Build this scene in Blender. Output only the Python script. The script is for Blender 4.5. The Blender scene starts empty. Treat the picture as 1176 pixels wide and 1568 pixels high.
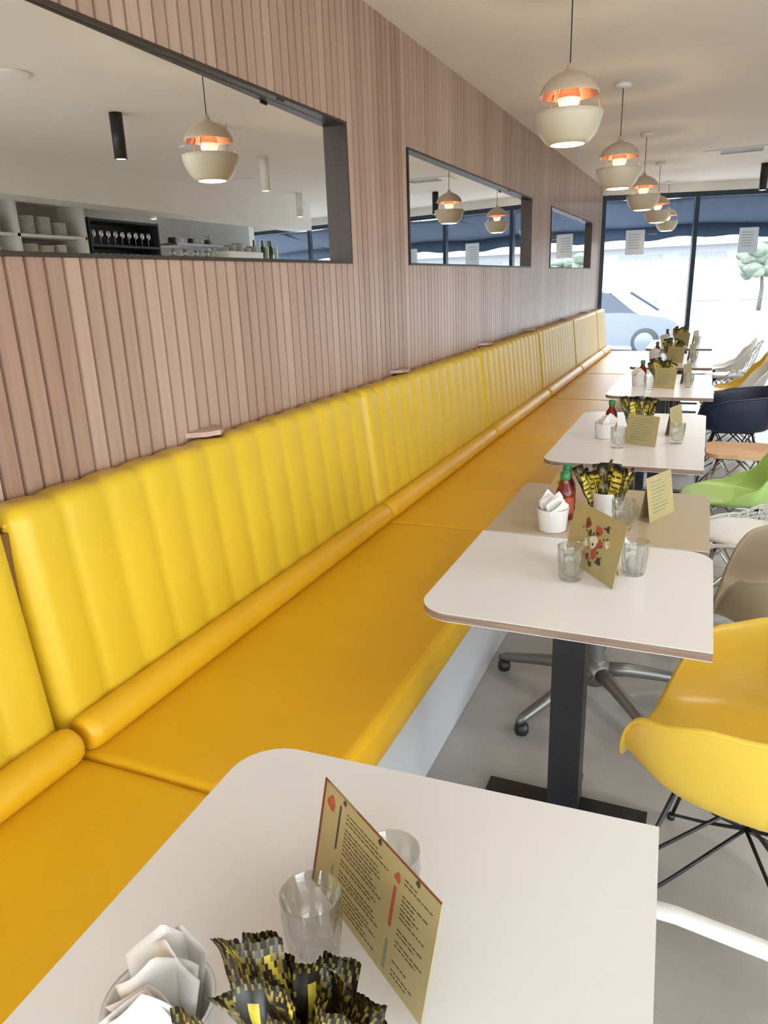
import bpy, bmesh, math, random
from mathutils import Vector, Matrix
rnd = random.Random(7)
sc = bpy.context.scene
COL = sc.collection
try:
    sc.view_settings.view_transform = 'Standard'
    sc.view_settings.exposure = 0.0
except Exception: pass

# ------------------------------------------------------------------ materials
def mat(name, col, rough=0.5, metal=0.0, var=0.0, vscale=8.0, bump=0.0, bscale=60.0, spec=0.5, emit=None, estr=0.0, coat=0.0, stretch=None):
    m = bpy.data.materials.new(name); m.use_nodes = True
    nt = m.node_tree; b = nt.nodes['Principled BSDF']
    b.inputs['Base Color'].default_value = (*col, 1)
    b.inputs['Roughness'].default_value = rough
    b.inputs['Metallic'].default_value = metal
    b.inputs['Specular IOR Level'].default_value = spec
    b.inputs['Coat Weight'].default_value = coat
    if emit:
        b.inputs['Emission Color'].default_value = (*emit, 1)
        b.inputs['Emission Strength'].default_value = estr
    tc = nt.nodes.new('ShaderNodeTexCoord')
    mp = nt.nodes.new('ShaderNodeMapping'); nt.links.new(tc.outputs['Object'], mp.inputs[0])
    if stretch: mp.inputs['Scale'].default_value = stretch
    if var > 0:
        n = nt.nodes.new('ShaderNodeTexNoise'); n.inputs['Scale'].default_value = vscale; n.inputs['Detail'].default_value = 5
        nt.links.new(mp.outputs[0], n.inputs['Vector'])
        r = nt.nodes.new('ShaderNodeValToRGB')
        r.color_ramp.elements[0].position = .3; r.color_ramp.elements[1].position = .7
        r.color_ramp.elements[0].color = (*[max(0, c*(1-var)) for c in col], 1)
        r.color_ramp.elements[1].color = (*[min(1, c*(1+var)) for c in col], 1)
        nt.links.new(n.outputs['Fac'], r.inputs[0]); nt.links.new(r.outputs[0], b.inputs['Base Color'])
    if bump > 0:
        n2 = nt.nodes.new('ShaderNodeTexNoise'); n2.inputs['Scale'].default_value = bscale; n2.inputs['Detail'].default_value = 4
        nt.links.new(mp.outputs[0], n2.inputs['Vector'])
        bp = nt.nodes.new('ShaderNodeBump'); bp.inputs['Strength'].default_value = bump; bp.inputs['Distance'].default_value = .01
        nt.links.new(n2.outputs['Fac'], bp.inputs['Height']); nt.links.new(bp.outputs[0], b.inputs['Normal'])
    return m

def wood_mat():
    m = bpy.data.materials.new('slat_timber'); m.use_nodes = True
    nt = m.node_tree; b = nt.nodes['Principled BSDF']
    tc = nt.nodes.new('ShaderNodeTexCoord')
    sx = nt.nodes.new('ShaderNodeSeparateXYZ'); nt.links.new(tc.outputs['Object'], sx.inputs[0])
    d = nt.nodes.new('ShaderNodeMath'); d.operation = 'DIVIDE'; d.inputs[1].default_value = PITCH
    nt.links.new(sx.outputs['Y'], d.inputs[0])
    fl = nt.nodes.new('ShaderNodeMath'); fl.operation = 'FLOOR'; nt.links.new(d.outputs[0], fl.inputs[0])
    wn = nt.nodes.new('ShaderNodeTexWhiteNoise'); wn.noise_dimensions = '1D'; nt.links.new(fl.outputs[0], wn.inputs['W'])
    d2 = nt.nodes.new('ShaderNodeMath'); d2.operation = 'DIVIDE'; d2.inputs[1].default_value = PITCH*5
    nt.links.new(sx.outputs['Y'], d2.inputs[0])
    fl2 = nt.nodes.new('ShaderNodeMath'); fl2.operation = 'FLOOR'; nt.links.new(d2.outputs[0], fl2.inputs[0])
    wn2 = nt.nodes.new('ShaderNodeTexWhiteNoise'); wn2.noise_dimensions = '1D'; nt.links.new(fl2.outputs[0], wn2.inputs['W'])
    mp = nt.nodes.new('ShaderNodeMapping'); mp.inputs['Scale'].default_value = (30, 45, 1.6)
    nt.links.new(tc.outputs['Object'], mp.inputs[0])
    n = nt.nodes.new('ShaderNodeTexNoise'); n.inputs['Scale'].default_value = 1.5; n.inputs['Detail'].default_value = 6
    nt.links.new(mp.outputs[0], n.inputs['Vector'])
    a1 = nt.nodes.new('ShaderNodeMath'); a1.operation = 'MULTIPLY'; a1.inputs[1].default_value = .30; nt.links.new(wn.outputs['Value'], a1.inputs[0])
    a2 = nt.nodes.new('ShaderNodeMath'); a2.operation = 'MULTIPLY_ADD'; a2.inputs[1].default_value = .35; nt.links.new(wn2.outputs['Value'], a2.inputs[0]); nt.links.new(a1.outputs[0], a2.inputs[2])
    a3 = nt.nodes.new('ShaderNodeMath'); a3.operation = 'MULTIPLY_ADD'; a3.inputs[1].default_value = .5; nt.links.new(n.outputs['Fac'], a3.inputs[0]); nt.links.new(a2.outputs[0], a3.inputs[2])
    r = nt.nodes.new('ShaderNodeValToRGB')
    r.color_ramp.elements[0].position = .15; r.color_ramp.elements[1].position = .95
    r.color_ramp.elements[0].color = (.30, .170, .115, 1); r.color_ramp.elements[1].color = (.555, .385, .29, 1)
    nt.links.new(a3.outputs[0], r.inputs[0]); nt.links.new(r.outputs[0], b.inputs['Base Color'])
    b.inputs['Roughness'].default_value = .33
    b.inputs['Specular IOR Level'].default_value = .75
    return m
PITCH = 0.060
M = {}
M['wood'] = wood_mat()
M['groove'] = mat('slat_backing_dark', (.06, .03, .02), .8)
M['yellow_seat'] = mat('yellow_vinyl_seat', (.77, .425, .011), .38, var=.04, vscale=3, bump=.05, bscale=300)
M['yellow_back'] = mat('yellow_vinyl_back', (.73, .485, .022), .36, var=.04, vscale=3, bump=.05, bscale=300)
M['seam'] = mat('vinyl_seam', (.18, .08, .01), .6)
M['white_lam'] = mat('white_laminate', (.86, .84, .82), .26, var=.015, vscale=2)
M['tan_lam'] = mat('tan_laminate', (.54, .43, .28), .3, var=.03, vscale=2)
M['ply'] = mat('plywood_edge', (.27, .185, .14), .6, var=.35, vscale=6, stretch=(1, 1, 60))
M['black'] = mat('black_powdercoat', (.012, .012, .014), .4, var=.1)
M['greymetal'] = mat('grey_metal', (.20, .19, .18), .35, metal=.6, var=.05)
M['chrome'] = mat('chrome_wire', (.6, .6, .62), .2, metal=1, var=.03)
M['wall_white'] = mat('painted_wall_white', (.90, .88, .83), .7, var=.015, vscale=2)
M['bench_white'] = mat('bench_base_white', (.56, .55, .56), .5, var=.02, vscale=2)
M['ceiling'] = mat('ceiling_paint', (.90, .84, .77), .8, var=.015, vscale=1)
M['bronze'] = mat('bronze_frame', (.055, .038, .028), .45, metal=.3, var=.1)
M['frame'] = mat('window_frame_blue_grey', (.02, .035, .06), .4, var=.1)
M['cream'] = mat('pendant_cream_enamel', (.66, .58, .43), .35, var=.03)
M['cap'] = mat('pendant_cap_enamel', (.56, .44, .32), .33, var=.03)
M['copper'] = mat('copper_glow', (.62, .29, .22), .35, metal=1, var=.05, emit=(1, .30, .20), estr=.04)
M['filament'] = mat('bulb_glow', (1, .6, .5), .4, var=.01, emit=(1, .56, .44), estr=.8)
M['bulb'] = mat('warm_bulb', (1, .8, .5), .4, var=.01, emit=(1, .80, .50), estr=20)
M['ledlens'] = mat('downlight_lens', (1, .95, .85), .4, var=.01, emit=(1, .88, .7), estr=12)
M['mirror'] = mat('mirror_glass', (.93, .94, .93), .0, metal=1, var=.004)
M['concrete'] = mat('polished_concrete', (.40, .385, .365), .30, var=.20, vscale=3.0, bump=.03, bscale=20)
M['y_shell'] = mat('yellow_plastic', (.86, .59, .075), .35, var=.02)
M['green_shell'] = mat('lime_plastic', (.42, .62, .18), .35, var=.02)
M['navy_shell'] = mat('navy_plastic', (.02, .03, .07), .35, var=.05)
M['taupe_shell'] = mat('taupe_plastic', (.42, .34, .24), .4, var=.03)
M['white_shell'] = mat('white_plastic', (.82, .82, .80), .35, var=.02)
M['orange_wood'] = mat('orange_wood_seat', (.66, .42, .24), .4, var=.15, vscale=10, stretch=(1, 8, 1))
M['kraft'] = mat('kraft_card', (.42, .335, .155), .5, var=.05, vscale=10)
M['ink'] = mat('dark_ink', (.05, .04, .025), .6, var=.1)
M['redink'] = mat('red_ink', (.42, .075, .03), .6, var=.2, vscale=80)
M['maroon'] = mat('maroon_card_edge', (.18, .03, .02), .5, var=.1)
M['greenink'] = mat('grey_green_ink', (.20, .24, .13), .6, var=.1)
M['pkt_black'] = mat('sachet_black', (.025, .02, .014), .3, var=.3, vscale=60)
M['pkt_yellow'] = mat('sachet_yellow', (.58, .45, .05), .3, var=.25, vscale=60)
M['pkt_olive'] = mat('sachet_olive', (.24, .18, .035), .35, var=.4, vscale=90)
M['paper'] = mat('napkin_paper', (.78, .73, .68), .8, var=.04, vscale=20, bump=.1, bscale=120)
M['cup'] = mat('white_ceramic', (.80, .78, .76), .25, var=.02)
M['ketchup'] = mat('ketchup_red', (.16, .012, .008), .2, var=.1)
M['capgreen'] = mat('cap_green', (.02, .20, .06), .35, var=.1)
M['navy_awning'] = mat('awning_canvas', (.055, .09, .16), .8, var=.08)
M['redlabel'] = mat('label', (.75, .70, .55), .5, var=.1)
M['asphalt'] = mat('pavement', (.32, .33, .34), .9, var=.12, vscale=.5)
M['build'] = mat('building_render', (.34, .35, .37), .8, var=.05, vscale=.6)
M['buildglass'] = mat('building_glazing', (.24, .255, .275), .4, var=.15)
M['signink'] = mat('notice_print', (.45, .5, .55), .6, var=.1)
M['carpaint'] = mat('car_paint', (.125, .145, .175), .25, var=.02, coat=.3)
M['carpale'] = mat('car_paint_pale', (.19, .20, .21), .25, var=.02, coat=.3)
M['carglass'] = mat('car_glass', (.02, .03, .05), .08, var=.05)
M['tyre'] = mat('tyre_rubber', (.03, .035, .045), .8, var=.1)
M['leaf'] = mat('foliage', (.12, .145, .115), .8, var=.4, vscale=3)
M['trunk'] = mat('bark', (.10, .095, .09), .9, var=.2)
M['steel'] = mat('stainless_steel', (.55, .56, .58), .25, metal=.9, var=.05)
M['darkshelf'] = mat('dark_shelf', (.03, .035, .04), .5, var=.1)
M['bottle'] = mat('green_bottle_glass', (.03, .10, .04), .1, var=.1)
M['plate'] = mat('stoneware_plate', (.76, .73, .66), .3, var=.08, vscale=30)
M['shelfback'] = mat('kitchen_splashback', (.46, .45, .44), .4, var=.05)

def paper_trans():
    m = bpy.data.materials.new('notice_paper'); m.use_nodes = True
    nt = m.node_tree; nt.nodes.clear()
    o = nt.nodes.new('ShaderNodeOutputMaterial'); mx = nt.nodes.new('ShaderNodeMixShader'); mx.inputs[0].default_value = .2
    d = nt.nodes.new('ShaderNodeBsdfDiffuse'); d.inputs[0].default_value = (.85, .90, .95, 1)
    t = nt.nodes.new('ShaderNodeBsdfTranslucent'); t.inputs[0].default_value = (.6, .72, .85, 1)
    nt.links.new(d.outputs[0], mx.inputs[1]); nt.links.new(t.outputs[0], mx.inputs[2]); nt.links.new(mx.outputs[0], o.inputs[0])
    return m
M['sign'] = paper_trans()
def glass_mat(name, tint, k, base=0.0, blend=.3):
    m = bpy.data.materials.new(name); m.use_nodes = True
    nt = m.node_tree; nt.nodes.clear()
    o = nt.nodes.new('ShaderNodeOutputMaterial'); mx = nt.nodes.new('ShaderNodeMixShader')
    t = nt.nodes.new('ShaderNodeBsdfTransparent'); g = nt.nodes.new('ShaderNodeBsdfGlossy')
    t.inputs[0].default_value = (*tint, 1); g.inputs['Roughness'].default_value = .03
    lw = nt.nodes.new('ShaderNodeLayerWeight'); lw.inputs['Blend'].default_value = blend
    ml = nt.nodes.new('ShaderNodeMath'); ml.operation = 'MULTIPLY_ADD'; ml.inputs[1].default_value = k; ml.inputs[2].default_value = base; ml.use_clamp = True
    nt.links.new(lw.outputs['Facing'], ml.inputs[0]); nt.links.new(ml.outputs[0], mx.inputs[0])
    nt.links.new(t.outputs[0], mx.inputs[1]); nt.links.new(g.outputs[0], mx.inputs[2]); nt.links.new(mx.outputs[0], o.inputs[0])
    return m
M['pane'] = glass_mat('window_glass', (.94, .97, .98), .25, .02)
M['tumbler'] = glass_mat('tumbler_glass', (.92, .925, .91), .75, .07, .35)

# ------------------------------------------------------------------ mesh builder
class MB:
    def __init__(s): s.bm = bmesh.new(); s.mats = []
    def mi(s, m):
        if m not in s.mats: s.mats.append(m)
        return s.mats.index(m)
    def faces(s, verts, faces, m, smooth=False, M4=None):
        k = s.mi(m)
        vs = [s.bm.verts.new((M4 @ Vector(v)) if M4 else Vector(v)) for v in verts]
        out = []
        for f in faces:
            try:
                fc = s.bm.faces.new([vs[i] for i in f])
            except ValueError: continue
            fc.material_index = k; fc.smooth = smooth; out.append(fc)
        return out
    def box(s, lo, hi, m, M4=None):
        x0, y0, z0 = lo; x1, y1, z1 = hi
        v = [(x0,y0,z0),(x1,y0,z0),(x1,y1,z0),(x0,y1,z0),(x0,y0,z1),(x1,y0,z1),(x1,y1,z1),(x0,y1,z1)]
        s.faces(v, [(0,3,2,1),(4,5,6,7),(0,1,5,4),(1,2,6,5),(2,3,7,6),(3,0,4,7)], m, False, M4)
    def prism(s, poly, z0, z1, m, mside=None, M4=None, smooth=False):
        n = len(poly)
        v = [(x, y, z0) for x, y in poly] + [(x, y, z1) for x, y in poly]
        s.faces(v, [tuple(range(n))[::-1], tuple(range(n, 2*n))], m, False, M4)
        s.faces(v, [(i, (i+1) % n, n+(i+1) % n, n+i) for i in range(n)], mside or m, smooth, M4)
    def lathe(s, prof, m, c=(0,0,0), seg=32, smooth=True, M4=None, cap=False):
        v = []; f = []; n = len(prof)
        for r, z in prof:
            for j in range(seg):
                a = 2*math.pi*j/seg
                v.append((c[0]+r*math.cos(a), c[1]+r*math.sin(a), c[2]+z))
        for i in range(n-1):
            for j in range(seg):
                k = (j+1) % seg
                f.append((i*seg+j, i*seg+k, (i+1)*seg+k, (i+1)*seg+j))
        if cap:
            f.append(tuple(range(seg))[::-1]); f.append(tuple((n-1)*seg+j for j in range(seg)))
        s.faces(v, f, m, smooth, M4)
    def cyl(s, c, r, h, m, seg=24, M4=None): s.lathe([(r, 0), (r, h)], m, c, seg, True, M4, cap=True)
    def tube(s, pts, r, m, seg=8, closed=False, M4=None):
        pts = [Vector(p) for p in pts]; n = len(pts); v = []; f = []
        prev = None
        for i, p in enumerate(pts):
            if closed: t = (pts[(i+1) % n]-pts[i-1]).normalized()
            elif i == 0: t = (pts[1]-p).normalized()
            elif i == n-1: t = (p-pts[-2]).normalized()
            else: t = (pts[i+1]-pts[i-1]).normalized()
            if prev is None:
                a = Vector((0,0,1)) if abs(t.z) < .9 else Vector((1,0,0))
                u = t.cross(a).normalized()
            else:
                u = (prev - t*prev.dot(t)).normalized()
            prev = u; w = t.cross(u)
            rr = r[i] if isinstance(r, (list, tuple)) else r
            for j in range(seg):
                a = 2*math.pi*j/seg
                v.append(p + u*math.cos(a)*rr + w*math.sin(a)*rr)
        for i in range(n if closed else n-1):
            k = (i+1) % n
            for j in range(seg):
                l = (j+1) % seg
                f.append((i*seg+j, i*seg+l, k*seg+l, k*seg+j))
        if not closed:
            f.append(tuple(range(seg))[::-1]); f.append(tuple((n-1)*seg+j for j in range(seg)))
        s.faces(v, f, m, True, M4)
    def grid(s, fn, nu, nv, m, smooth=True, closeu=False, mfn=None, M4=None):
        v = [fn(i/nu, j/nv) for i in range(nu if closeu else nu+1) for j in range(nv+1)]
        W = nu if closeu else nu+1
        if mfn is None:
            f = []
            for i in range(nu):
                a = i; b = (i+1) % W
                for j in range(nv): f.append((a*(nv+1)+j, b*(nv+1)+j, b*(nv+1)+j+1, a*(nv+1)+j+1))
            s.faces(v, f, m, smooth, M4)
        else:
            vs = [s.bm.verts.new((M4 @ Vector(p)) if M4 else Vector(p)) for p in v]
            for i in range(nu):
                a = i; b = (i+1) % W
                for j in range(nv):
                    fc = s.bm.faces.new((vs[a*(nv+1)+j], vs[b*(nv+1)+j], vs[b*(nv+1)+j+1], vs[a*(nv+1)+j+1]))
                    fc.material_index = s.mi(mfn(i, j)); fc.smooth = smooth
    def obj(s, name, loc=(0,0,0), rot=0, parent=None, bevel=0, subsurf=0, solid=0, recalc=True, bseg=2):
        if recalc: bmesh.ops.recalc_face_normals(s.bm, faces=s.bm.faces)
        me = bpy.data.meshes.new(name); s.bm.to_mesh(me); s.bm.free()
        for m in s.mats: me.materials.append(m)
        return place(name, me, loc, rot, parent, bevel, subsurf, solid, bseg)
def place(name, me, loc=(0,0,0), rot=0, parent=None, bevel=0, subsurf=0, solid=0, bseg=2):
    o = bpy.data.objects.new(name, me); COL.objects.link(o)
    o.location = loc; o.rotation_euler = (0, 0, rot)
    if parent: o.parent = parent
    if solid:
        q = o.modifiers.new('solid', 'SOLIDIFY'); q.thickness = solid; q.offset = 0
    if bevel:
        q = o.modifiers.new('bev', 'BEVEL'); q.width = bevel; q.segments = bseg; q.limit_method = 'ANGLE'; q.angle_limit = math.radians(40)
        q.harden_normals = False
    if subsurf:
        q = o.modifiers.new('sub', 'SUBSURF'); q.levels = subsurf; q.render_levels = subsurf
    return o
def empty(name, loc=(0,0,0), rot=0):
    o = bpy.data.objects.new(name, None); COL.objects.link(o); o.location = loc; o.rotation_euler = (0,0,rot); o.empty_display_size = .1
    return o
def rpoly(x0, y0, x1, y1, r=(0,0,0,0), n=10):
    pts = []
    cs = [(x0,y0,r[0],1,1,180),(x1,y0,r[1],-1,1,270),(x1,y1,r[2],-1,-1,0),(x0,y1,r[3],1,-1,90)]
    for cx, cy, rr, sx, sy, a0 in cs:
        if rr <= 0: pts.append((cx, cy)); continue
        ox, oy = cx+sx*rr, cy+sy*rr
        for k in range(n+1):
            a = math.radians(a0+90*k/n); pts.append((ox+rr*math.cos(a), oy+rr*math.sin(a)))
    return pts
def lerpk(keys, t):
    for (a, va), (b, vb) in zip(keys, keys[1:]):
        if t <= b:
            q = (t-a)/(b-a); q = q*q*(3-2*q); return va+(vb-va)*q
    return keys[-1][1]

# ------------------------------------------------------------------ room shell
CZ = 2.77; FY = 11.7; SL = .33; YB = -3.2; XR = 6.6
WANG = math.atan(SL)
def wy(x): return FY + SL*x
b = MB(); b.prism([(-.2, YB), (XR+.1, YB), (XR+.1, wy(XR+.1)+.05), (-.2, wy(-.2)+.05)], -.12, 0, M['concrete']); b.obj('floor')
b = MB(); b.prism([(-.2, YB), (XR+.1, YB), (XR+.1, wy(XR+.1)+.05), (-.2, wy(-.2)+.05)], CZ, CZ+.15, M['ceiling']); b.obj('ceiling')
OPEN = [(1.15, 3.23), (3.97, 7.03), (7.94, 10.78)]
MZ0, MZ1 = 1.645, 2.24
YE = FY-.02
b = MB()
b.box((-.25, YB, 0), (-.075, YE, CZ), M['wall_white'])
def solid_regions():
    reg = [(YB, YE, 0.0, MZ0), (YB, YE, MZ1, CZ)]
    last = YB
    for a, c in OPEN: reg.append((last, a, MZ0, MZ1)); last = c
    reg.append((last, YE, MZ0, MZ1))
    return reg
for y0, y1, z0, z1 in solid_regions(): b.box((-.075, y0, z0), (-.012, y1, z1), M['groove'])
G = .0075
n = int((YE-YB)/PITCH)
k0 = math.floor(YB/PITCH)
for k in range(k0, k0+n+2):
    y0 = k*PITCH+G/2; y1 = (k+1)*PITCH-G/2
    if y1 > YE or y0 < YB: continue
    cuts = [(1.02, CZ)]
    for a, c in OPEN:
        if y1 > a and y0 < c:
            cuts = [(1.02, MZ0), (MZ1, CZ)]
    for z0, z1 in cuts:
        v = [(-.012,y0,z0),(0,y0+.002,z0),(0,y1-.002,z0),(-.012,y1,z0),(-.012,y0,z1),(0,y0+.002,z1),(0,y1-.002,z1),(-.012,y1,z1)]
        b.faces(v, [(0,1,5,4),(1,2,6,5),(2,3,7,6),(4,5,6,7),(3,2,1,0)], M['wood'])
b.obj('wall_left', recalc=False)
XN = [(.003, -.050), (-.022, -.044), (-.035, -.042)]
for (a, c), (xn, xf) in zip(OPEN, XN):
    b = MB()
    t = .012; X0, X1 = -.074, .006
    xb = -.072
    b.prism([(xb, a+.013), (xn, a+.013), (xf, c-.013), (xb, c-.013)], MZ0+.013, MZ1-.013, M['mirror'])
    b.box((X0, a, MZ0), (X1, c, MZ0+t), M['bronze']); b.box((X0, a, MZ1-t), (X1, c, MZ1), M['bronze'])
    b.box((X0, a, MZ0+t), (X1, a+t, MZ1-t), M['bronze']); b.box((X0, c-t, MZ0+t), (X1, c, MZ1-t), M['bronze'])
    b.box((-.002, a+(c-a)*.72, MZ1-t-.010), (.004, a+(c-a)*.72+.05, MZ1-t), M['black'])
    b.obj('wall_mirror')
b = MB(); b.box((XR, 3.3, 0), (XR+.1, wy(XR), CZ), M['wall_white']); b.box((XR, YB, 0), (XR+.1, 3.3, .12), M['wall_white']); b.box((XR, YB, 2.62), (XR+.1, 3.3, CZ), M['wall_white']); b.obj('wall_right')
b = MB()
for y in (YB+.02, -1.6, 0, 1.6, 3.24): b.box((XR+.01, y, .12), (XR+.08, y+.06, 2.62), M['frame'])
b.faces([(XR+.05,YB,.12),(XR+.05,3.3,.12),(XR+.05,3.3,2.62),(XR+.05,YB,2.62)], [(0,1,2,3)], M['pane'])
b.obj('added_light_window', recalc=False)  # unseen glazing, added to brighten wall and ceiling near the camera
b = MB()
b.box((-.07, YB-.1, 0), (XR, YB, .12), M['frame']); b.box((-.07, YB-.1, 2.62), (XR, YB, CZ), M['wall_white'])
for x in (0, 1.6, 3.2, 4.8, XR-.06): b.box((x, YB-.09, .12), (x+.06, YB-.02, 2.62), M['frame'])
b.faces([(0,YB-.05,.12),(XR,YB-.05,.12),(XR,YB-.05,2.62),(0,YB-.05,2.62)], [(0,1,2,3)], M['pane'])
b.obj('window_2', recalc=False)
L = XR/math.cos(WANG)
b = MB()
b.box((-.25, -.0, 0), (-.0, .10, CZ), M['wall_white'])
b.box((0, 0, 0), (L, .07, .07), M['frame'])
b.box((0, 0, 2.58), (L, .07, 2.65), M['frame'])
b.box((0, -.01, 2.65), (L, .09, CZ), M['wall_white'])
for u in (0, 1.31, 2.62, 3.93, 5.24, L-.06): b.box((u, 0, .07), (u+.06, .07, 2.58), M['frame'])
b.faces([(0,.035,.07),(L,.035,.07),(L,.035,2.58),(0,.035,2.58)], [(0,1,2,3)], M['pane'])
b.obj('window_1', loc=(0, FY, 0), rot=WANG, recalc=False)
def notice(u, z, w=.27, h=.34):
    b = MB(); b.box((-w/2, 0, -h/2), (w/2, .002, h/2), M['sign'])
    for i in range(6): b.box((-w*.35, -.001, h*.3-i*h*.11), (w*(.2+.15*rnd.random()), 0, h*.3-i*h*.11+.012), M['signink'])
    p = Vector((0, FY, 0)) + Matrix.Rotation(WANG, 3, 'Z') @ Vector((u, .028, z))
    b.obj('window_notice', loc=p, rot=WANG)
notice(.50, 2.0); notice(2.10, 1.97); notice(3.4, 1.95); notice(4.4, 2.0)

# ------------------------------------------------------------------ banquette
SEAMS = [-.83+1.93*i for i in range(7)]
ends = SEAMS + [11.62]
bench = empty('banquette_bench', (0, 0, 0))
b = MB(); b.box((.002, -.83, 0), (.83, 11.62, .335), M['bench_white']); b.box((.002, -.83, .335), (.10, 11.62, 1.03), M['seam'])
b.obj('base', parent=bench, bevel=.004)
def back_module(y0, y1, idx):
    nch = max(3, round((y1-y0)/.1485))
    g = .006
    prof = []
    xb, zb, xt, zt = .185, .50, .128, 1.045
    rr = .042
    nx, nz = (zt-zb), -(xt-xb); l = math.hypot(nx, nz); nx /= l; nz /= l
    for i in range(10):
        q = i/9; prof.append((xb+(xt-xb)*q, zb+(zt-zb)*q, nx, nz))
    cx, cz = xt-nx*rr, zt-nz*rr
    a0 = math.atan2(nz, nx)
    for i in range(1, 9):
        a = a0+(math.pi*.5-a0)*i/8*1.0
        prof.append((cx+rr*math.cos(a), cz+rr*math.sin(a), math.cos(a), math.sin(a)))
    prof.append((.03, cz+rr, 0, 1)); prof.append((.014, cz+rr-.03, 0, 0))
    nv = len(prof)-1
    us = [0, .002, .006, .012, .020, .030, .042]
    Lm = y1-y0-2*g
    ylist = us + [.055+(Lm-.11)*k/(nch*9) for k in range(nch*9+1)] + [Lm-q for q in us[::-1]]
    NU = len(ylist)-1
    def fn(u, v):
        yl = ylist[round(u*NU)]
        x, z, ax, az = prof[round(v*nv)]
        ph = yl/Lm*nch
        s = abs(math.sin(math.pi*ph))**.6
        R = .052
        e = min(yl, Lm-yl)
        if e < Lm/nch*.5: s = 1
        off = -.009*(1-s)
        if e < R: off -= R*(1-math.sqrt(max(0, 1-(1-e/R)**2)))
        return (x+ax*off, y0+g+yl, z+az*off)
    b = MB(); b.grid(fn, NU, nv, M['yellow_back'])
    for u in (0, 1):
        pts = [fn(u, j/nv) for j in range(nv+1)] + [(.014, fn(u, 0)[1], .50)]
        b.faces(pts, [tuple(range(len(pts)))], M['yellow_back'])
    b.obj('back_cushion_%d' % idx, parent=bench)
    b = MB(); r = .048; c = (.213, .505)
    pts = []; rad = []
    A, B_ = y0+.009, y1-.009
    prof2 = [(0, .0), (.001, .50), (.004, .70), (.010, .86), (.02, .96), (.035, 1.0)]
    for t, q in prof2: pts.append((c[0], A+t, c[1])); rad.append(max(.002, r*q))
    for k in range(1, 12): pts.append((c[0], A+.035+(B_-A-.07)*k/12, c[1])); rad.append(r)
    for t, q in prof2[::-1]: pts.append((c[0], B_-t, c[1])); rad.append(max(.002, r*q))
    b.tube(pts, rad, M['yellow_seat'], seg=24)
    b.obj('bolster_%d' % idx, parent=bench)
    b = MB()
    X0, X1 = .10, .855; Z1 = .458; Z0 = .335; R = .028
    pr = [(X0, Z0)]; pr.append((X0, Z1-.01))
    for i in range(1, 18):
        q = i/18; x = X0+(X1-R-X0)*q
        pr.append((x, Z1+.006*math.sin(math.pi*q)))
    for i in range(9):
        a = math.pi/2*(1-i/8); pr.append((X1-R+R*math.cos(a), Z1-R+R*math.sin(a)))
    pr += [(X1+.002, Z1-.06), (X1, Z0+.01), (X1-.01, Z0)]
    nv2 = len(pr)-1; nu2 = 40
    def fs(u, v):
        q = .5-.5*math.cos(math.pi*u)
        y = y0+.002+(y1-y0-.004)*q
        x, z = pr[round(v*nv2)]
        e = min(y-y0-.002, y1-.002-y); Rr = .018
        if e < Rr and z > Z0+.02:
            z -= Rr*(1-math.sqrt(max(0, 1-(1-e/Rr)**2)))
        if e < Rr and x > X1-.02: x -= .5*Rr*(1-math.sqrt(max(0, 1-(1-e/Rr)**2)))
        return (x, y, z)
    b.grid(fs, nu2, nv2, M['yellow_seat'])
    b.obj('seat_cushion_%d' % idx, parent=bench)
for i in range(len(ends)-1): back_module(ends[i], ends[i+1], i+1)
for yy in (.25, 1.98, 3.72, 5.42, 6.95, 8.7, 10.3):
    b = MB(); b.prism([(0.001, yy-.085), (.06, yy-.05), (.085, yy), (.06, yy+.05), (0.001, yy+.085)], 1.088, 1.104, M['wood']); b.obj('timber_bracket', bevel=.002)

# ------------------------------------------------------------------ tables
def table(x0, x1, y0, y1, rad, top, base='post', rot=0.0, name='cafe_table'):
    cx, cy = (x0+x1)/2, (y0+y1)/2
    w, d = (x1-x0)/2, (y1-y0)/2
    b = MB()
    P = rpoly(-w, -d, w, d, rad)
    b.prism(P, .7485, .750, top, M['white_lam'])
    b.prism(P, .729, .7485, M['ply'], M['ply'])
    b.prism(P, .7275, .729, top)
    if base == 'post':
        b.box((-.045, -.045, .014), (.045, .045, .72), M['black'])
        b.box((-.20, -.20, .718), (.20, .20, .7275), M['black'])
        b.box((-.24, -.035, 0), (.24, .035, .014), M['black'])
        b.box((-.035, -.28, 0), (.035, .15, .0135), M['black'])
    else:
        b.lathe([(.032, .10), (.032, .71)], M['greymetal'], seg=24)
        b.lathe([(.001, .7275), (.13, .7275), (.13, .718), (.032, .700)], M['greymetal'], seg=24)
        b.lathe([(.001, .17), (.05, .165), (.055, .10), (.045, .07), (.001, .065)], M['greymetal'], seg=24)
        for a in (-50, -122, 166, 94, 22):
            an = math.radians(a); ux, uy = math.cos(an), math.sin(an)
            pts = [(ux*q, uy*q, z) for q, z in ((.03, .12), (.12, .115), (.22, .095), (.32, .072), (.38, .060), (.405, .05))]
            b.tube(pts, [.030, .026, .023, .020, .018, .012], M['greymetal'], seg=12)
            b.lathe([(.001, 0), (.022, 0), (.026, .012), (.024, .035), (.010, .045), (.001, .046)], M['black'], c=(ux*.385, uy*.385, 0), seg=16)
    return b.obj(name, loc=(cx, cy, 0), rot=rot)
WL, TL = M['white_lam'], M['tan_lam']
table(.862, 1.563, .31, .972, (.09, 0, 0, .09), WL, rot=math.radians(2.3))
table(.92, 1.625, 1.585, 2.235, (.09, 0, .08, 0), WL)
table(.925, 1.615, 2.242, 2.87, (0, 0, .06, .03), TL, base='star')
table(.90, 1.59, 3.26, 3.935, (.09, .0, .0, .0), WL)
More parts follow.
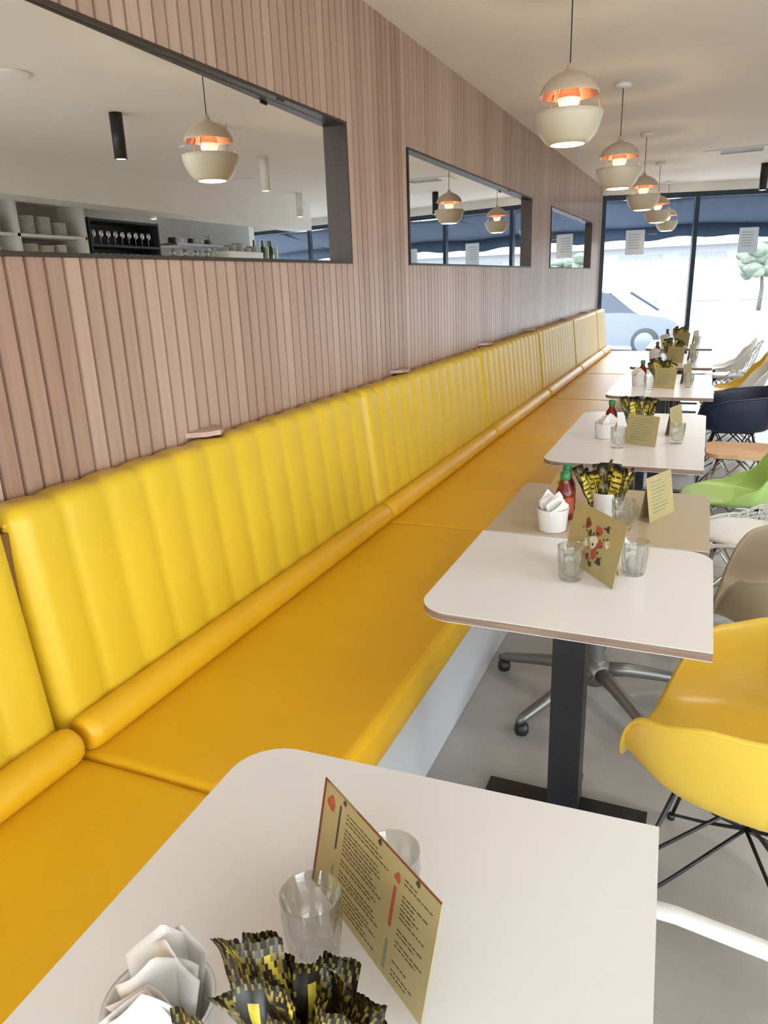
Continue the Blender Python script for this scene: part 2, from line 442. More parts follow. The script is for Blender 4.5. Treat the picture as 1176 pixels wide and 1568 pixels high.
table(.90, 1.59, 3.94, 4.62, (.0, .0, .05, .09), WL)
table(.93, 1.63, 5.27, 5.90, (.09, .0, .0, .0), WL)
table(.93, 1.62, 5.905, 6.53, (.0, .0, .05, .09), WL)
table(.93, 1.62, 7.0, 7.63, (.09, .0, .0, .0), WL)
table(.93, 1.62, 7.635, 8.26, (.0, .0, .05, .09), WL)
table(.93, 1.62, 8.80, 9.43, (.09, .0, .0, .0), WL)
table(.93, 1.62, 9.435, 10.06, (.0, .0, .05, .09), WL)

# ------------------------------------------------------------------ chairs
def shell_fn(arm):
    if arm:
        kz = [(0,.425),(20,.428),(58,.635),(85,.68),(118,.70),(148,.79),(180,.83)]
        W, DF, DB = .315, .28, .30
    else:
        kz = [(0,.435),(40,.44),(80,.465),(105,.52),(130,.68),(155,.80),(180,.83)]
        W, DF, DB = .235, .25, .25
    def fn(u, v):
        th = 2*math.pi*u; t = abs(math.degrees(th if th <= math.pi else th-2*math.pi))
        c, s = math.cos(th), math.sin(th)
        ex = 2.5+.35*max(0, c)
        rr = (abs(c/(DF if c > 0 else DB))**ex + abs(s/W)**ex)**(-1/ex)
        zr = lerpk(kz, t); z0 = .425
        if v < .5: h = .70*v/.5; q = 0
        elif v < .9:
            k = (v-.5)/.4; h = .70+.27*math.sin(k*math.pi/2)**1.0; q = 1-math.cos(k*math.pi/2)
        else:
            k = (v-.9)/.1; h = .97+.045*k; q = 1
        lean = max(0, -c)*max(0, q)*.07
        x = rr*h*c - lean; y = rr*h*s
        z = z0 + .012*h*h + (zr-z0-.012)*q
        if c > .5 and v > .8: z -= .022*((v-.8)/.2)**2*(c-.5)*2
        if v > .9: z -= .008*((v-.9)/.1)**2
        return (x, y, z)
    return fn
def eiffel(m, r=.0048):
    b = MB()
    tops = [(.13,.11,.405),(-.12,.11,.405),(-.12,-.11,.405),(.13,-.11,.405)]
    feet = [(.235,.225,.006),(-.235,.215,.006),(-.235,-.215,.006),(.235,-.225,.006)]
    mid = (0,0,.24)
    for i in range(4):
        t, f = Vector(tops[i]), Vector(feet[i])
        b.tube([t, f], r*1.15, m)
        tn = Vector(tops[(i+1) % 4]); tp = Vector(tops[i-1])
        b.tube([tn*.6+t*.4, f*.55+t*.45, f*.92+t*.08], r, m)
        b.tube([tp*.6+t*.4, f*.45+t*.55, f*.90+t*.10], r, m)
        ap = Vector(mid)
        b.tube([t, (t+ap)/2+Vector((0,0,-.03)), ap], r, m)
        b.tube([ap, f*.5+ap*.5, f*.97+t*.03], r, m)
        b.tube([t, tn], r, m)
        b.lathe([(.001,0),(.011,0),(.012,.012),(.006,.02),(.001,.021)], M['black'], c=(f.x, f.y, 0), seg=12)
        b.lathe([(.001,.0),(.016,.0),(.016,.022),(.001,.022)], M['black'], c=(t.x, t.y, .400), seg=12)
    b.tube([(.13,.11,.408),(.0,.0,.412),(-.12,-.11,.408)], r, m); b.tube([(.13,-.11,.408),(0,0,.412),(-.12,.11,.408)], r, m)
    return b
def shell_chair(name, loc, face, shell, arm=True, wire=None):
    e = empty(name, (loc[0], loc[1], 0), face)
    b = MB(); b.grid(shell_fn(arm), 64, 24, shell, closeu=True)
    bmesh.ops.remove_doubles(b.bm, verts=b.bm.verts, dist=.0005)
    b.obj('seat_shell', parent=e, solid=.007, subsurf=1)
    eiffel(wire or M['black']).obj('wire_base', parent=e)
    return e
def wire_chair(name, loc, face, m, pad):
    e = empty(name, (loc[0], loc[1], 0), face)
    f = shell_fn(False); b = MB()
    for i in range(0, 36):
        b.tube([f(i/36, j/14) for j in range(3, 15)], .0028, m, seg=6)
    for j in (5, 7, 9, 10, 11, 12, 13): b.tube([f(i/48, j/14) for i in range(48)], .0028, m, seg=6, closed=True)
    b.tube([f(i/48, 1) for i in range(48)], .006, m, seg=8, closed=True)
    b.obj('wire_basket', parent=e)
    b = MB(); b.lathe([(.001, .462), (.15, .462), (.19, .456), (.20, .446), (.185, .437), (.001, .436)], pad, c=(.02, 0, 0), seg=40); b.obj('seat_pad', parent=e)
    eiffel(M['chrome']).obj('wire_base', parent=e)
def stool_chair(name, loc, face, seat):
    e = empty(name, (loc[0], loc[1], 0), face)
    b = MB(); b.prism(rpoly(-.21, -.21, .21, .21, (.09,)*4, 8), .43, .455, seat)
    def bk(u, v):
        a = math.radians(-38+76*u); z = .60+.20*v
        return (-.02-.24*math.cos(a)-.03*v, .29*math.sin(a), z+.02*math.sin(math.pi*u))
    b.obj('seat', parent=e, bevel=.006)
    b = MB(); b.grid(bk, 16, 6, seat); b.obj('backrest', parent=e, solid=.014)
    b2 = eiffel(M['chrome'])
    for s in (1, -1): b2.tube([(-.15, s*.13, .43), (-.24, s*.14, .45), (-.265, s*.14, .62), (-.275, s*.14, .74)], .007, M['chrome'])
    b2.obj('wire_base', parent=e)
PI = math.pi
shell_chair('yellow_armchair', (1.745, 1.68), PI-.27, M['y_shell'])
shell_chair('taupe_armchair', (1.93, 2.60), PI-.1, M['taupe_shell'])
wire_chair('white_wire_chair', (1.80, 3.40), PI, M['white_shell'], M['white_shell'])
shell_chair('green_chair', (1.74, 4.02), PI, M['green_shell'], arm=False, wire=M['chrome'])
stool_chair('wood_seat_chair', (1.82, 5.10), PI, M['orange_wood'])
shell_chair('navy_armchair', (1.80, 5.98), PI, M['navy_shell'])
shell_chair('white_side_chair', (1.80, 7.25), PI+.1, M['white_shell'], arm=False, wire=M['chrome'])
shell_chair('yellow_side_chair', (1.82, 7.95), PI, M['y_shell'], arm=False, wire=M['chrome'])
wire_chair('white_wire_chair', (1.80, 9.0), PI, M['white_shell'], M['white_shell'])
shell_chair('white_side_chair', (1.80, 9.75), PI, M['white_shell'], arm=False, wire=M['chrome'])
e = empty('white_tube_armchair', (1.70, .640, 0), PI-.16)
b = MB()
def arc_path(s):
    return [(.28, s*.255, 0), (.28, s*.255, .30), (.28, s*.255, .56), (.265, s*.255, .62), (.225, s*.255, .65), (.16, s*.255, .66), (0, s*.257, .66), (-.16, s*.257, .665), (-.26, s*.252, .675), (-.36, s*.22, .69), (-.42, s*.14, .71), (-.435, 0, .72)]
pts = arc_path(1) + arc_path(-1)[::-1][1:]
b.tube(pts, .0125, M['white_shell'], seg=16)
for s in (1, -1):
    b.tube([(-.20, s*.257, .665), (-.24, s*.25, .30), (-.28, s*.25, 0)], .0115, M['white_shell'], seg=12)
b.tube([(.28, .255, .40), (.26, .18, .41), (.26, -.18, .41), (.28, -.255, .40)], .011, M['white_shell'], seg=12)
b.tube([(-.228, .25, .40), (-.20, .18, .41), (-.20, -.18, .41), (-.228, -.25, .40)], .011, M['white_shell'], seg=12)
b.obj('tube_frame', parent=e)
b = MB(); b.prism(rpoly(-.23, -.19, .28, .19, (.05,)*4, 6), .415, .44, M['white_shell']); b.obj('seat', parent=e, bevel=.006)

# ------------------------------------------------------------------ pendants
def pendant(x, y, zb):
    e = empty('pendant_lamp', (x, y, zb))
    b = MB()
    b.lathe([(.076,.0),(.082,-.001),(.100,.014),(.121,.038),(.138,.070),(.149,.105),(.1525,.128),(.149,.130),(.145,.118),(.134,.075),(.114,.042),(.092,.020),(.076,.006)], M['cream'], seg=48)
    b.lathe([(.130,.200),(.133,.203),(.129,.214),(.116,.238),(.094,.262),(.064,.281),(.034,.292),(.020,.300),(.014,.318),(.007,.326),(.001,.327)], M['cap'], seg=48)
    b.lathe([(.129,.200),(.110,.232),(.085,.254),(.045,.270),(.001,.276)], M['copper'], seg=48)
    b.lathe([(.001,.250),(.022,.247),(.038,.232),(.048,.206),(.050,.186)], M['copper'], seg=32)
    b.lathe([(.050,.186),(.046,.165),(.034,.145),(.020,.135)], M['filament'], seg=32)
    b.lathe([(.020,.135),(.020,.06),(.001,.05)], M['copper'], seg=24)
    b.lathe([(.001,-.002),(.060,-.002),(.075,.001),(.075,.006),(.001,.008)], M['bulb'], seg=32)
    for k in range(3):
        a = k*2.094+.3; c, s = math.cos(a), math.sin(a)
        b.tube([(.112*c,.112*s,.225),(.130*c,.130*s,.18),(.143*c,.143*s,.122)], .002, M['copper'], seg=6)
        b.tube([(.02*c,.02*s,.10),(.128*c,.128*s,.075)], .002, M['copper'], seg=6)
    b.tube([(0,0,.32),(0,0,CZ-zb-.02)], .0028, M['black'], seg=8)
    b.lathe([(.001,CZ-zb-.001),(.055,CZ-zb-.001),(.055,CZ-zb-.020),(.050,CZ-zb-.026),(.008,CZ-zb-.030),(.001,CZ-zb-.030)], M['wall_white'], seg=32)
    b.obj('shade', parent=e)
for k in range(5): pendant(.895, 3.68+2.0*k, 2.122)

def cyl_spot(x, y, m, l=.30, r=.045, en=25):
    e = empty('ceiling_spotlight', (x, y, CZ))
    b = MB(); b.lathe([(.001, -.001), (r, -.001), (r, -l), (r-.006, -l), (r-.008, -l+.02), (.001, -l+.022)], m, seg=28)
    b.lathe([(.001, -l+.003), (r-.009, -l+.003), (r-.009, -l+.008), (.001, -l+.008)], M['ledlens'], seg=28); b.obj('housing', parent=e)
    ld = bpy.data.lights.new('spot', 'SPOT'); ld.energy = en; ld.spot_size = math.radians(125); ld.spot_blend = .9; ld.color = (1, .93, .85); ld.shadow_soft_size = .04
    lo = bpy.data.objects.new('spot_light', ld); COL.objects.link(lo); lo.parent = e; lo.location = (0, 0, -l-.005)
WW = M['wall_white']
cyl_spot(2.25, 4.65, M['black'], en=60); cyl_spot(1.86, 5.40, WW, l=.36, en=30); cyl_spot(2.30, 6.85, WW, en=60)
cyl_spot(2.02, 10.6, M['black']); cyl_spot(2.15, 9.6, WW); cyl_spot(2.7, 2.0, WW, en=60)
cyl_spot(3.3, 3.9, WW, en=120); cyl_spot(3.3, 9.6, WW, en=150)  # extra aisle spots, added to brighten the ceiling seen in the mirrors
cyl_spot(4.9, 5.5, WW, en=170); cyl_spot(4.9, 8.5, WW, en=170)  # extra kitchen spots, added to lift the light on that side
for x, y in ((2.1, 3.6), (2.55, 6.0), (1.9, .6), (3.2, 8.0)):
    b = MB(); b.lathe([(.001, -.012), (.075, -.012), (.105, -.008), (.11, -.001), (.001, -.001)], M['wall_white'], c=(0,0,0), seg=36); b.obj('ceiling_speaker', loc=(x, y, CZ))
b = MB()
b.box((-.30, -.17, -.012), (.30, -.14, -.001), M['wall_white']); b.box((-.30, .14, -.012), (.30, .17, -.001), M['wall_white'])
b.box((-.30, -.14, -.012), (-.27, .14, -.001), M['wall_white']); b.box((.27, -.14, -.012), (.30, .14, -.001), M['wall_white'])
b.box((-.27, -.14, -.004), (.27, .14, -.001), M['black']); b.box((-.27,-.14,-.012),(-.14,.14,-.001), M['wall_white'])
for k in range(2): b.box((-.14, -.06+k*.10, -.007), (.27, -.045+k*.10, -.003), M['wall_white'])
b.obj('ceiling_vent', loc=(1.66, 9.3, CZ))

# ------------------------------------------------------------------ table-top things
def tumbler_mesh():
    b = MB()
    h = .098; ro = .038; ri = .027
    def outer(u, v):
        a = 2*PI*u; z = h*v
        r = ri+(ro-ri)*(v**.75)
        fac = .0026*(abs(math.cos(4.5*a))*2-1)*(1 if v < .72 else max(0, 1-(v-.72)*8))
        return ((r+fac)*math.cos(a), (r+fac)*math.sin(a), z)
    b.grid(outer, 90, 10, M['tumbler'], closeu=True)
    seg = 54
    b.lathe([(ro, h), (ro-.001, h+.001), (ro-.0022, h), (ro-.006, h*.6), (ri-.003, .016), (.012, .012), (.0005, .0115)], M['tumbler'], seg=seg)
    b.lathe([(ri+.0, 0), (ri-.006, .002), (.0005, .004)], M['tumbler'], seg=seg)
    bmesh.ops.recalc_face_normals(b.bm, faces=b.bm.faces)
    me = bpy.data.meshes.new('glass_tumbler'); b.bm.to_mesh(me); b.bm.free(); me.materials.append(M['tumbler'])
    return me
TUM = tumbler_mesh()
def tumbler(x, y, z=.7505): place('glass_tumbler', TUM, (x, y, z), rnd.random())
def menu(name, p0, p1, h, style='text', depth=.07, zt=.7505, s0=.1, s1=.5):
    p0 = Vector((*p0, 0)); p1 = Vector((*p1, 0)); ux = (p1-p0); W = ux.length; ux.normalize()
    rot = math.atan2(ux.y, ux.x); r = rnd.random
    b = MB(); th = .0012
    sl = math.atan2(depth/2, h)
    Mf = Matrix.Rotation(-sl, 4, 'X')
    Hh = math.hypot(depth/2, h)
    b.box((0, 0, 0), (W, th, Hh), M['kraft'], Mf)
    Mb = Matrix.Translation((0, depth, 0)) @ Matrix.Rotation(sl, 4, 'X')
    b.box((W*s0, -th, 0), (W*s1, 0, Hh), M['kraft'], Mb)
    def strip(x0, x1, z0, z1, m): b.box((x0, -.0005, z0), (x1, -.0001, z1), m, Mf)
    if style == 'text':
        strip(0, .005, 0, Hh, M['maroon']); strip(0, W, Hh-.0025, Hh, M['maroon'])
        def disc(cx, cz, R, m, off=.0006):
            pts = [(cx+R*(1+.15*math.sin(5*k))*math.cos(k*.4), -off, cz+R*(1+.15*math.sin(5*k))*math.sin(k*.4)) for k in range(16)]
            b.faces(pts, [tuple(range(16))], m, False, Mf)
        disc(W*.09, Hh*.84, .010, M['redink']); disc(W*.70, Hh*.84, .006, M['redink'])
        strip(W*.17, W*.185, Hh*.50, Hh*.90, M['ink']); strip(W*.17, W*.182, Hh*.08, Hh*.34, M['greenink'])
        strip(W*.68, W*.70, Hh*.42, Hh*.76, M['redink']); strip(W*.68, W*.70, Hh*.05, Hh*.30, M['greenink'])
        for q in (0, .36, .70): disc(W*(.21+q*.9), Hh*.955, .004, M['ink'])
        z = Hh*.88
        while z > Hh*.06:
            x = W*.24
            xe = W*(.50+.14*r())
            while x < xe:
                w = .003+.008*r(); strip(x, min(x+w, xe), z, z+.0012, M['ink']); x += w+.0022
            x = W*.75; xe = W*(.84+.12*r())
            if r() < .85:
                while x < xe:
                    w = .003+.007*r(); strip(x, min(x+w, xe), z, z+.0012, M['ink']); x += w+.0022
            z -= .0058 if r() < .8 else .010
    elif style == 'art':
        def blob(cx, cz, R, m, ir=.25, n=26, off=0):
            pts = []
            for k in range(n):
                a = 2*PI*k/n; q = R*(1+ir*math.sin(3*a+cx*90)*.6+ir*(r()-.5))
                pts.append((cx+q*math.cos(a), -.0004-off, cz+q*math.sin(a)))
            b.faces(pts, [tuple(range(n))], m, False, Mf)
        spots = [(.33,.74,.020,'maroon'),(.40,.60,.014,'ink'),(.55,.70,.022,'redink'),(.50,.50,.026,'redlabel'),(.62,.52,.018,'redink'),(.70,.80,.012,'ink'),(.36,.42,.016,'redlabel'),(.55,.33,.020,'redink'),(.66,.26,.015,'ink'),(.44,.24,.013,'maroon'),(.75,.58,.014,'redlabel'),(.52,.15,.010,'ink')]
        for i, (fx, fz, R, mm) in enumerate(spots):
            blob(W*fx, Hh*fz, R*.75, M[mm], off=.0001*i)
            for q in range(3): blob(W*fx+R*(r()-.5)*2.6, Hh*fz+R*(r()-.5)*2.2, R*.18, M['ink'], off=.0001*i+.00005)
    else:
        for k in range(9): strip(W*.15, W*(.5+.35*r()), Hh*(.85-.085*k), Hh*(.85-.085*k)+.003, M['greenink'])
    return b.obj(name, loc=(p0.x, p0.y, zt), rot=rot)
def packets(loc, n=16, spread=.05, ht=.11, rot=0, name='sauce_sachet_caddy', cupr=.042, seed=1, dark=False):
    r = random.Random(seed)
    e = empty(name, (loc[0], loc[1], .7505), rot)
    b = MB()
    b.lathe([(.001,.0),(cupr*.82,.0),(cupr*.86,.004),(cupr,.085),(cupr*1.02,.088),(cupr*.95,.086),(cupr*.8,.010),(.001,.008)], M['cup'], seg=32)
    b.obj('holder_cup', parent=e)
    for k in range(n):
        b = MB()
        W = .036+.010*r.random(); L = ht*(.85+.3*r.random())
        fx = (k+.5)/n*2-1
        style = r.choice((0, 2, 2, 3, 0)) if dark else r.choice((0, 1, 1, 2))
        bend = r.uniform(-.02, .02); tw = r.uniform(-.9, .9); pil = .0035; ph = r.uniform(0, 6)
        def fn(u, v, sgn=1):
            w = (u-.5)*W; l = v*L
            y = bend*math.sin(PI*v) + sgn*pil*math.sin(PI*u)**.7*math.sin(PI*min(1, max(0, (v-.06)/.88)))**.6
            y += .0022*math.sin(v*14+ph+u*3) + .0016*math.sin(u*9+ph*2)
            if v in (0, 1) and int(u*16) % 2: l += .0016*(1 if v else -1)
            ca, sa = math.cos(tw*v), math.sin(tw*v)
            return (w*ca-y*sa, w*sa+y*ca, l)
        salt = r.randint(0, 20)
        def mf(i, j):
            if j in (0, 1, 22, 23) or i in (0, 15):
                return M['pkt_olive'] if (dark and (i+j) % 3 == 0) else M['pkt_black']
            if style == 0: return M['pkt_yellow'] if (i+j+salt) % 12 in (0, 1) else (M['pkt_olive'] if r.random() < .4 else M['pkt_black'])
            if style == 1: return M['pkt_black'] if (j % 3 == 0 and r.random() < .75) else M['pkt_yellow']
            if style == 3: return M['pkt_yellow'] if 5 <= i <= 9 and 4 < j < 20 else M['pkt_black']
            q = math.hypot(i-7.5, (j-12)*.9+3*math.sin(i))
            return M['pkt_yellow'] if 5.5 < q < 6.6 and dark else (M['pkt_olive'] if r.random() < .6 else M['pkt_black'])
        px = fx*spread*.45; py = r.uniform(-.020, .020)
        T = Matrix.Translation((px, py, .030+.02*r.random())) @ Matrix.Rotation(fx*.38+r.uniform(-.13, .13), 4, 'Y') @ Matrix.Rotation(r.uniform(-.3, .3), 4, 'X') @ Matrix.Rotation(r.uniform(-.8, .8), 4, 'Z')
        for sg in (1, -1): b.grid(lambda u, v: fn(u, v, sg), 16, 24, None, mfn=mf, M4=T)
        b.obj('sachet_%d' % (k+1), parent=e, recalc=False)
def napkins(loc, rot=0, seed=3, s=1.0, n=7):
    r = random.Random(seed)
    e = empty('napkin_holder', (loc[0], loc[1], .7505), rot)
    b = MB()
    b.lathe([(.001,.0),(.042*s,.0),(.045*s,.004),(.052*s,.075),(.054*s,.078),(.049*s,.076),(.042*s,.010),(.001,.008)], M['cup'], seg=32)
    b.obj('holder_cup', parent=e)
    b = MB()
    for k in range(n):
        ph = r.uniform(0, 6); amp = r.uniform(.004, .012); w = r.uniform(.050, .066)*s; h = r.uniform(.095, .125)*s
        sl = r.uniform(-.5, .5)
        def fn(u, v):
            x = (u-.5)*w*(.8+.5*v); z = .012+h*v*(1-.30*abs(u-.5+sl*.3)*2)
            y = (k-(n-1)/2)*.0085*s*(1+.7*v)+amp*math.sin(u*5+ph)*v+.008*v*v*math.sin(ph)
            return (x, y, z)
        T = Matrix.Rotation(r.uniform(-.35, .35), 4, 'Z')
        b.grid(fn, 14, 10, M['paper'], M4=T)
    b.obj('paper_napkins', parent=e, solid=.0012)
def ketchup(x, y, h=.17):
    b = MB()
    m = M['ketchup']
    b.lathe([(.001,0),(.028,0),(.031,.004),(.031,.085),(.028,.105),(.016,.125),(.013,.140),(.013,.146)], m, seg=28)
    b.lathe([(.0315,.025),(.0317,.026),(.0317,.080),(.0315,.081)], M['redink'], seg=28)
    b.lathe([(.016,.140),(.017,.142),(.017,.165),(.012,.168),(.001,.169)], M['capgreen'], seg=24)
    b.obj('sauce_bottle', loc=(x, y, .7505))
menu('tent_menu', (1.104, .706), (1.322, .562), .155, 'text', depth=.066, s0=.05, s1=.32)
tumbler(1.168, .598)
tumbler(1.232, .698)
packets((1.245, .445), n=22, spread=.11, ht=.125, rot=.15, seed=5, cupr=.045, dark=True)
napkins((1.075, .430), rot=.3, seed=9, s=1.12)
menu('tent_menu', (1.215, 2.075), (1.378, 1.868), .175, 'art', depth=.07, s0=.3, s1=.7)
tumbler(1.262, 1.905); tumbler(1.42, 2.0)
packets((1.275, 2.51), n=15, spread=.09, ht=.14, rot=.0, seed=11)
napkins((1.135, 2.31), rot=.8, seed=12); ketchup(1.15, 2.44); ketchup(1.14, 2.54)
menu('tent_menu', (1.43, 2.47), (1.50, 2.63), .15, 'plain', depth=.05)
tumbler(1.35, 2.385)
def setting(y, s):
    napkins((1.11, y-.10), rot=.5, seed=s); packets((1.26, y+.06), n=14, spread=.09, ht=.14, seed=s+1)
    menu('tent_menu', (1.22, y-.21), (1.37, y-.28), .145, 'plain', depth=.05); menu('tent_menu', (1.43, y+.0), (1.48, y+.16), .145, 'plain', depth=.04)
    tumbler(1.46, y-.16); tumbler(1.20, y-.32); ketchup(1.12, y+.08)
setting(3.94, 20); setting(5.92, 30); setting(7.63, 40); setting(9.43, 50)

# ------------------------------------------------------------------ kitchen side (seen in the mirrors)
b = MB(); b.box((3.9, 3.3, 2.41), (4.25, 11.2, CZ), M['wall_white']); b.obj('wall_bulkhead')
b = MB(); b.box((5.3, 3.3, 0), (5.4, 11.8, CZ), M['wall_white']); b.box((5.4, 3.3, 0), (XR, 3.4, CZ), M['wall_white']); b.box((5.285, 3.4, 1.1), (5.30, 11.6, 2.74), M['shelfback']); b.obj('wall_kitchen')
b = MB(); b.box((3.95, 3.4, 0), (4.35, 9.6, 1.08), M['wall_white']); b.box((3.88, 3.35, 1.08), (4.42, 9.65, 1.12), M['steel']); b.obj('serving_counter', bevel=.004)
def stack(b, x, y, z, n, r):
    for k in range(n): b.lathe([(.001,.0),(r*.5,.0),(r*.95,.012),(r,.018),(r*.9,.014),(r*.5,.006),(.001,.005)], M['plate'], c=(x, y, z+k*.011), seg=20)
def bowls(b, x, y, z, n):
    for k in range(n): b.lathe([(.001,.0),(.03,.0),(.06,.03),(.075,.065),(.072,.065),(.055,.03),(.001,.01)], M['cup'], c=(x, y, z+k*.022), seg=20)
def bottle(b, x, y, z, m): b.lathe([(.001,0),(.036,0),(.037,.005),(.037,.17),(.03,.20),(.014,.225),(.013,.29),(.015,.30),(.001,.301)], m, c=(x, y, z), seg=16)
SH = .35
S1 = empty('kitchen_shelf_unit', (0, SH, 0))
b = MB()
for z in (1.30, 1.60, 1.88, 2.12, 2.46): b.box((4.45, 3.1, z), (4.80, 6.35, z+.03), M['wall_white'])
for yy in (3.1, 4.5, 5.4, 6.32): b.box((4.45, yy, 0), (4.80, yy+.035, 2.49), M['wall_white'])
b.box((4.79, 3.1, 0), (4.81, 6.35, 2.49), M['shelfback'])
b.obj('carcass', parent=S1)
b = MB()
for z in (1.33, 1.63, 1.91, 2.15):
    y = 3.25
    while y < 6.25:
        if min(abs(y-4.52), abs(y-5.42)) > .11:
            if rnd.random() < .6: stack(b, 4.57, y, z, rnd.randint(9, 16), .10)
            else: bowls(b, 4.57, y, z, rnd.randint(2, 6))
        y += .215
b.obj('stacked_crockery', parent=S1)
S2 = empty('bar_cabinet', (0, SH, 0))
b = MB()
for z in (1.25, 1.55, 1.82, 2.06, 2.33): b.box((4.45, 6.42, z), (4.80, 7.6, z+.025), M['darkshelf'])
b.box((4.78, 6.42, 0), (4.80, 7.6, 2.36), M['darkshelf']); b.box((4.45, 6.40, 0), (4.80, 6.42, 2.36), M['darkshelf']); b.box((4.45, 7.6, 0), (4.80, 7.62, 2.36), M['darkshelf'])
b.obj('carcass', parent=S2)
b = MB()
for z in (1.575, 1.845, 2.085):
    for k in range(9):
        y = 6.52+k*.12; b.lathe([(.001,0),(.028,0),(.030,.004),(.005,.01),(.004,.07),(.03,.09),(.036,.12),(.03,.15)], M['steel'], c=(4.52, y, z), seg=16)
b.obj('stemware', parent=S2)
S3 = empty('bottle_rack', (0, SH, 0))
b = MB()
b.box((4.45, 7.75, 1.90), (4.80, 11.0, 1.98), M['wall_white']); b.box((4.45, 7.75, 1.3), (4.80, 11.0, 1.35), M['wall_white'])
b.box((4.40, 9.1, 1.98), (4.80, 10.1, 2.08), M['wall_white'])
for yy in (7.75, 9.2, 10.96): b.box((4.74, yy, 0), (4.80, yy+.04, 2.3), M['steel'])
b.box((4.40, 7.9, 2.12), (4.80, 9.0, 2.15), M['steel'])
for k in range(8):
    y = 8.0+k*.13; b.lathe([(.001,0),(.03,0),(.034,.10),(.032,.10),(.028,.01),(.001,.005)], M['cup'] if k % 2 else M['steel'], c=(4.55, y, 1.98), seg=16)
    b.lathe([(.001,0),(.05,0),(.055,.07),(.052,.07),(.045,.01),(.001,.005)], M['plate'] if k % 3 else M['darkshelf'], c=(4.55, y, 2.15), seg=16)
for k in range(5): stack(b, 4.55, 9.2+k*.21, 2.08, 5+k % 3*3, .09)
b.obj('carcass', parent=S3)
b = MB()
y = 10.22
while y < 10.95:
    bottle(b, 4.62, y, 1.98, M['bottle'] if rnd.random() < .35 else (M['darkshelf'] if rnd.random() < .4 else M['plate'])); y += .12+.08*rnd.random()
b.obj('wine_bottles', parent=S3)

# ------------------------------------------------------------------ outside
GZ = -.2
b = MB(); b.prism([(-40,-40),(60,-40),(60,80),(-40,80)], GZ-.1, GZ, M['asphalt']); b.prism([(-6, 11.3), (-.25, 11.80), (XR+.1, wy(XR+.1)+.12), (14, 15), (14, 15.0), (-6, 14.9)], GZ, GZ+.16, M['asphalt']); b.obj('street_ground')
b = MB()
def aw(u, v): return (-1.0+(L+2)*u, .22+1.4*v, 2.60-.30*v-.03*math.sin(PI*v)+.02*math.sin(u*24))
b.grid(aw, 60, 8, M['navy_awning'])
b.grid(lambda u, v: (-1.0+(L+2)*u, 1.62, 2.30+.02*math.sin(u*24)-(.20+.02*math.sin(u*60))*v), 60, 2, M['navy_awning'])
for u in (-.9, 2.6, 6.2): b.tube([(u, 1.60, 2.30), (u, .12, 2.60)], .012, M['frame'])
b.obj('shop_awning', loc=(0, FY, 0), rot=WANG, solid=.004, recalc=False)
def car(x, y, rot, paint):
    b = MB(); z0 = GZ
    def prof_side(pts, w0, w1, m, smooth=False):
        n = len(pts)
        v = [(px, -(w0 if pz < .95 else w1), z0+pz) for px, pz in pts] + [(px, (w0 if pz < .95 else w1), z0+pz) for px, pz in pts]
        b.faces(v, [tuple(range(n)), tuple(range(n, 2*n))[::-1]], m); b.faces(v, [(i, n+i, n+(i+1) % n, (i+1) % n) for i in range(n)], m, smooth)
    body = [(-2.1,.35),(-2.15,.55),(-2.1,.80),(-1.75,.93),(-1.0,.94),(1.0,.94),(1.75,.84),(2.1,.70),(2.18,.50),(2.12,.30),(1.75,.22),(-1.75,.22)]
    prof_side(body, .86, .84, paint)
    cab = [(-1.70,.93),(-1.25,1.30),(-.75,1.43),(.05,1.45),(.45,1.36),(1.10,.93)]
    prof_side(cab, .80, .62, M['carglass'])
    roof = [(-1.25,1.30),(-.75,1.44),(.05,1.465),(.45,1.37),(.40,1.35),(0,1.43),(-.75,1.41),(-1.2,1.29)]
    prof_side(roof, .66, .64, paint)
    for s in (-1, 1):
        b.tube([(-.42, s*.80, z0+.94), (-.37, s*.64, z0+1.43)], .03, paint)
        b.tube([(1.12, s*.79, z0+.93), (.47, s*.63, z0+1.37)], .03, paint); b.tube([(-1.68, s*.79, z0+.94), (-1.22, s*.63, z0+1.31)], .04, paint)
        for xa in (-1.32, 1.36):
            T = Matrix.Translation((xa, s*.82, z0+.31)) @ Matrix.Rotation(PI/2, 4, 'X')
            b.lathe([(.001,-.1),(.26,-.1),(.31,-.07),(.31,.07),(.26,.1),(.001,.1)], M['tyre'], seg=28, M4=T)
            b.lathe([(.001,-.105),(.22,-.105),(.22,.105),(.001,.105)], M['carpaint'], seg=20, M4=T)
    b.obj('parked_car', loc=(x, y, 0), rot=rot, bevel=.03)
car(-.8, 18.5, math.radians(-14), M['carpaint']); car(8.4, 30, math.radians(8), M['carpale'])
b = MB(); b.box((-30, 44, GZ), (40, 50, 5.0), M['build']); b.box((-30, 43.2, 2.9), (40, 44, 3.2), M['build'])
for k in range(22): b.box((-28+k*3.1, 43.95, GZ+.3), (-25.8+k*3.1, 44.0, 2.5), M['buildglass'])
b.obj('building_facade')
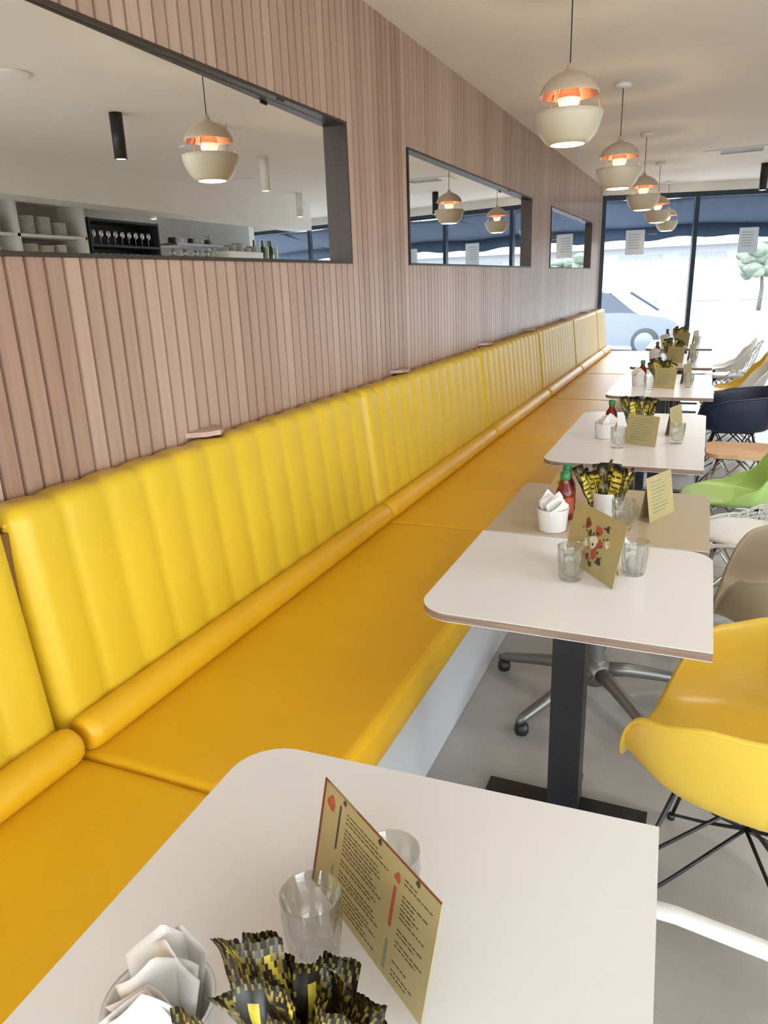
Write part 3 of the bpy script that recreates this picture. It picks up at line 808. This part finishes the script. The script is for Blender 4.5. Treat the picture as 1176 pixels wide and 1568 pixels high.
def tree(x, y, h, s):
    b = MB(); r = random.Random(s)
    b.tube([(0,0,GZ),(.05,.02,h*.3),(-.03,0,h*.6)], [.10,.08,.05], M['trunk'], seg=10)
    for k in range(30):
        c = Vector((r.uniform(-1,1)*h*.30, r.uniform(-1,1)*h*.30, h*(.5+.45*r.random()))); R = h*(.07+.06*r.random())
        b.lathe([(R*math.sin(PI*q/8)*(1+.4*r.random())+.002, -R*math.cos(PI*q/8)) for q in range(9)], M['leaf'], c=c, seg=14)
    b.obj('street_tree', loc=(x, y, 0))
tree(3.6, 38, 2.6, 1); tree(5.2, 39, 2.3, 2)
for x in (-2.5, 1.0, 4.6, 9):
    b = MB(); b.cyl((0,0,GZ), .05, 1.1, M['white_shell']); b.lathe([(.055,.9),(.07,.92),(.001,.98)], M['white_shell'], seg=16); b.obj('bollard', loc=(x, 17.0, 0))

# ------------------------------------------------------------------ light
w = bpy.data.worlds.new('World'); sc.world = w; w.use_nodes = True
bg = w.node_tree.nodes['Background']; bg.inputs[0].default_value = (.89, .95, 1.0, 1); bg.inputs[1].default_value = 7.6
sd = bpy.data.lights.new('sun', 'SUN'); sd.energy = 4; sd.angle = .05; sd.color = (1, .96, .9)
so = bpy.data.objects.new('sun', sd); COL.objects.link(so); so.rotation_euler = (math.radians(50), 0, math.radians(-20)); so.location = (0, 0, 8)

# ------------------------------------------------------------------ camera
f = 1110.0; cx, cy = 588, 784
vf = Vector((1091-cx, 416-cy, f)); xv = 720-cx
yv = (f*f + vf.x*xv)/(cy-416)
F = vf.normalized(); D = Vector((xv, yv, f)).normalized(); Rr = D.cross(F)
right = Vector((Rr.x, F.x, -D.x)); down = Vector((Rr.y, F.y, -D.y)); fwd = Vector((Rr.z, F.z, -D.z))
m = Matrix((( right.x, -down.x, -fwd.x), (right.y, -down.y, -fwd.y), (right.z, -down.z, -fwd.z)))
cd = bpy.data.cameras.new('camera'); cd.sensor_fit = 'HORIZONTAL'; cd.sensor_width = 36; cd.lens = 36*f/1176; cd.clip_start = .02; cd.clip_end = 300
co = bpy.data.objects.new('camera', cd); COL.objects.link(co)
co.matrix_world = Matrix.Translation((1.55, 0, 1.55)) @ m.to_4x4()
sc.camera = co
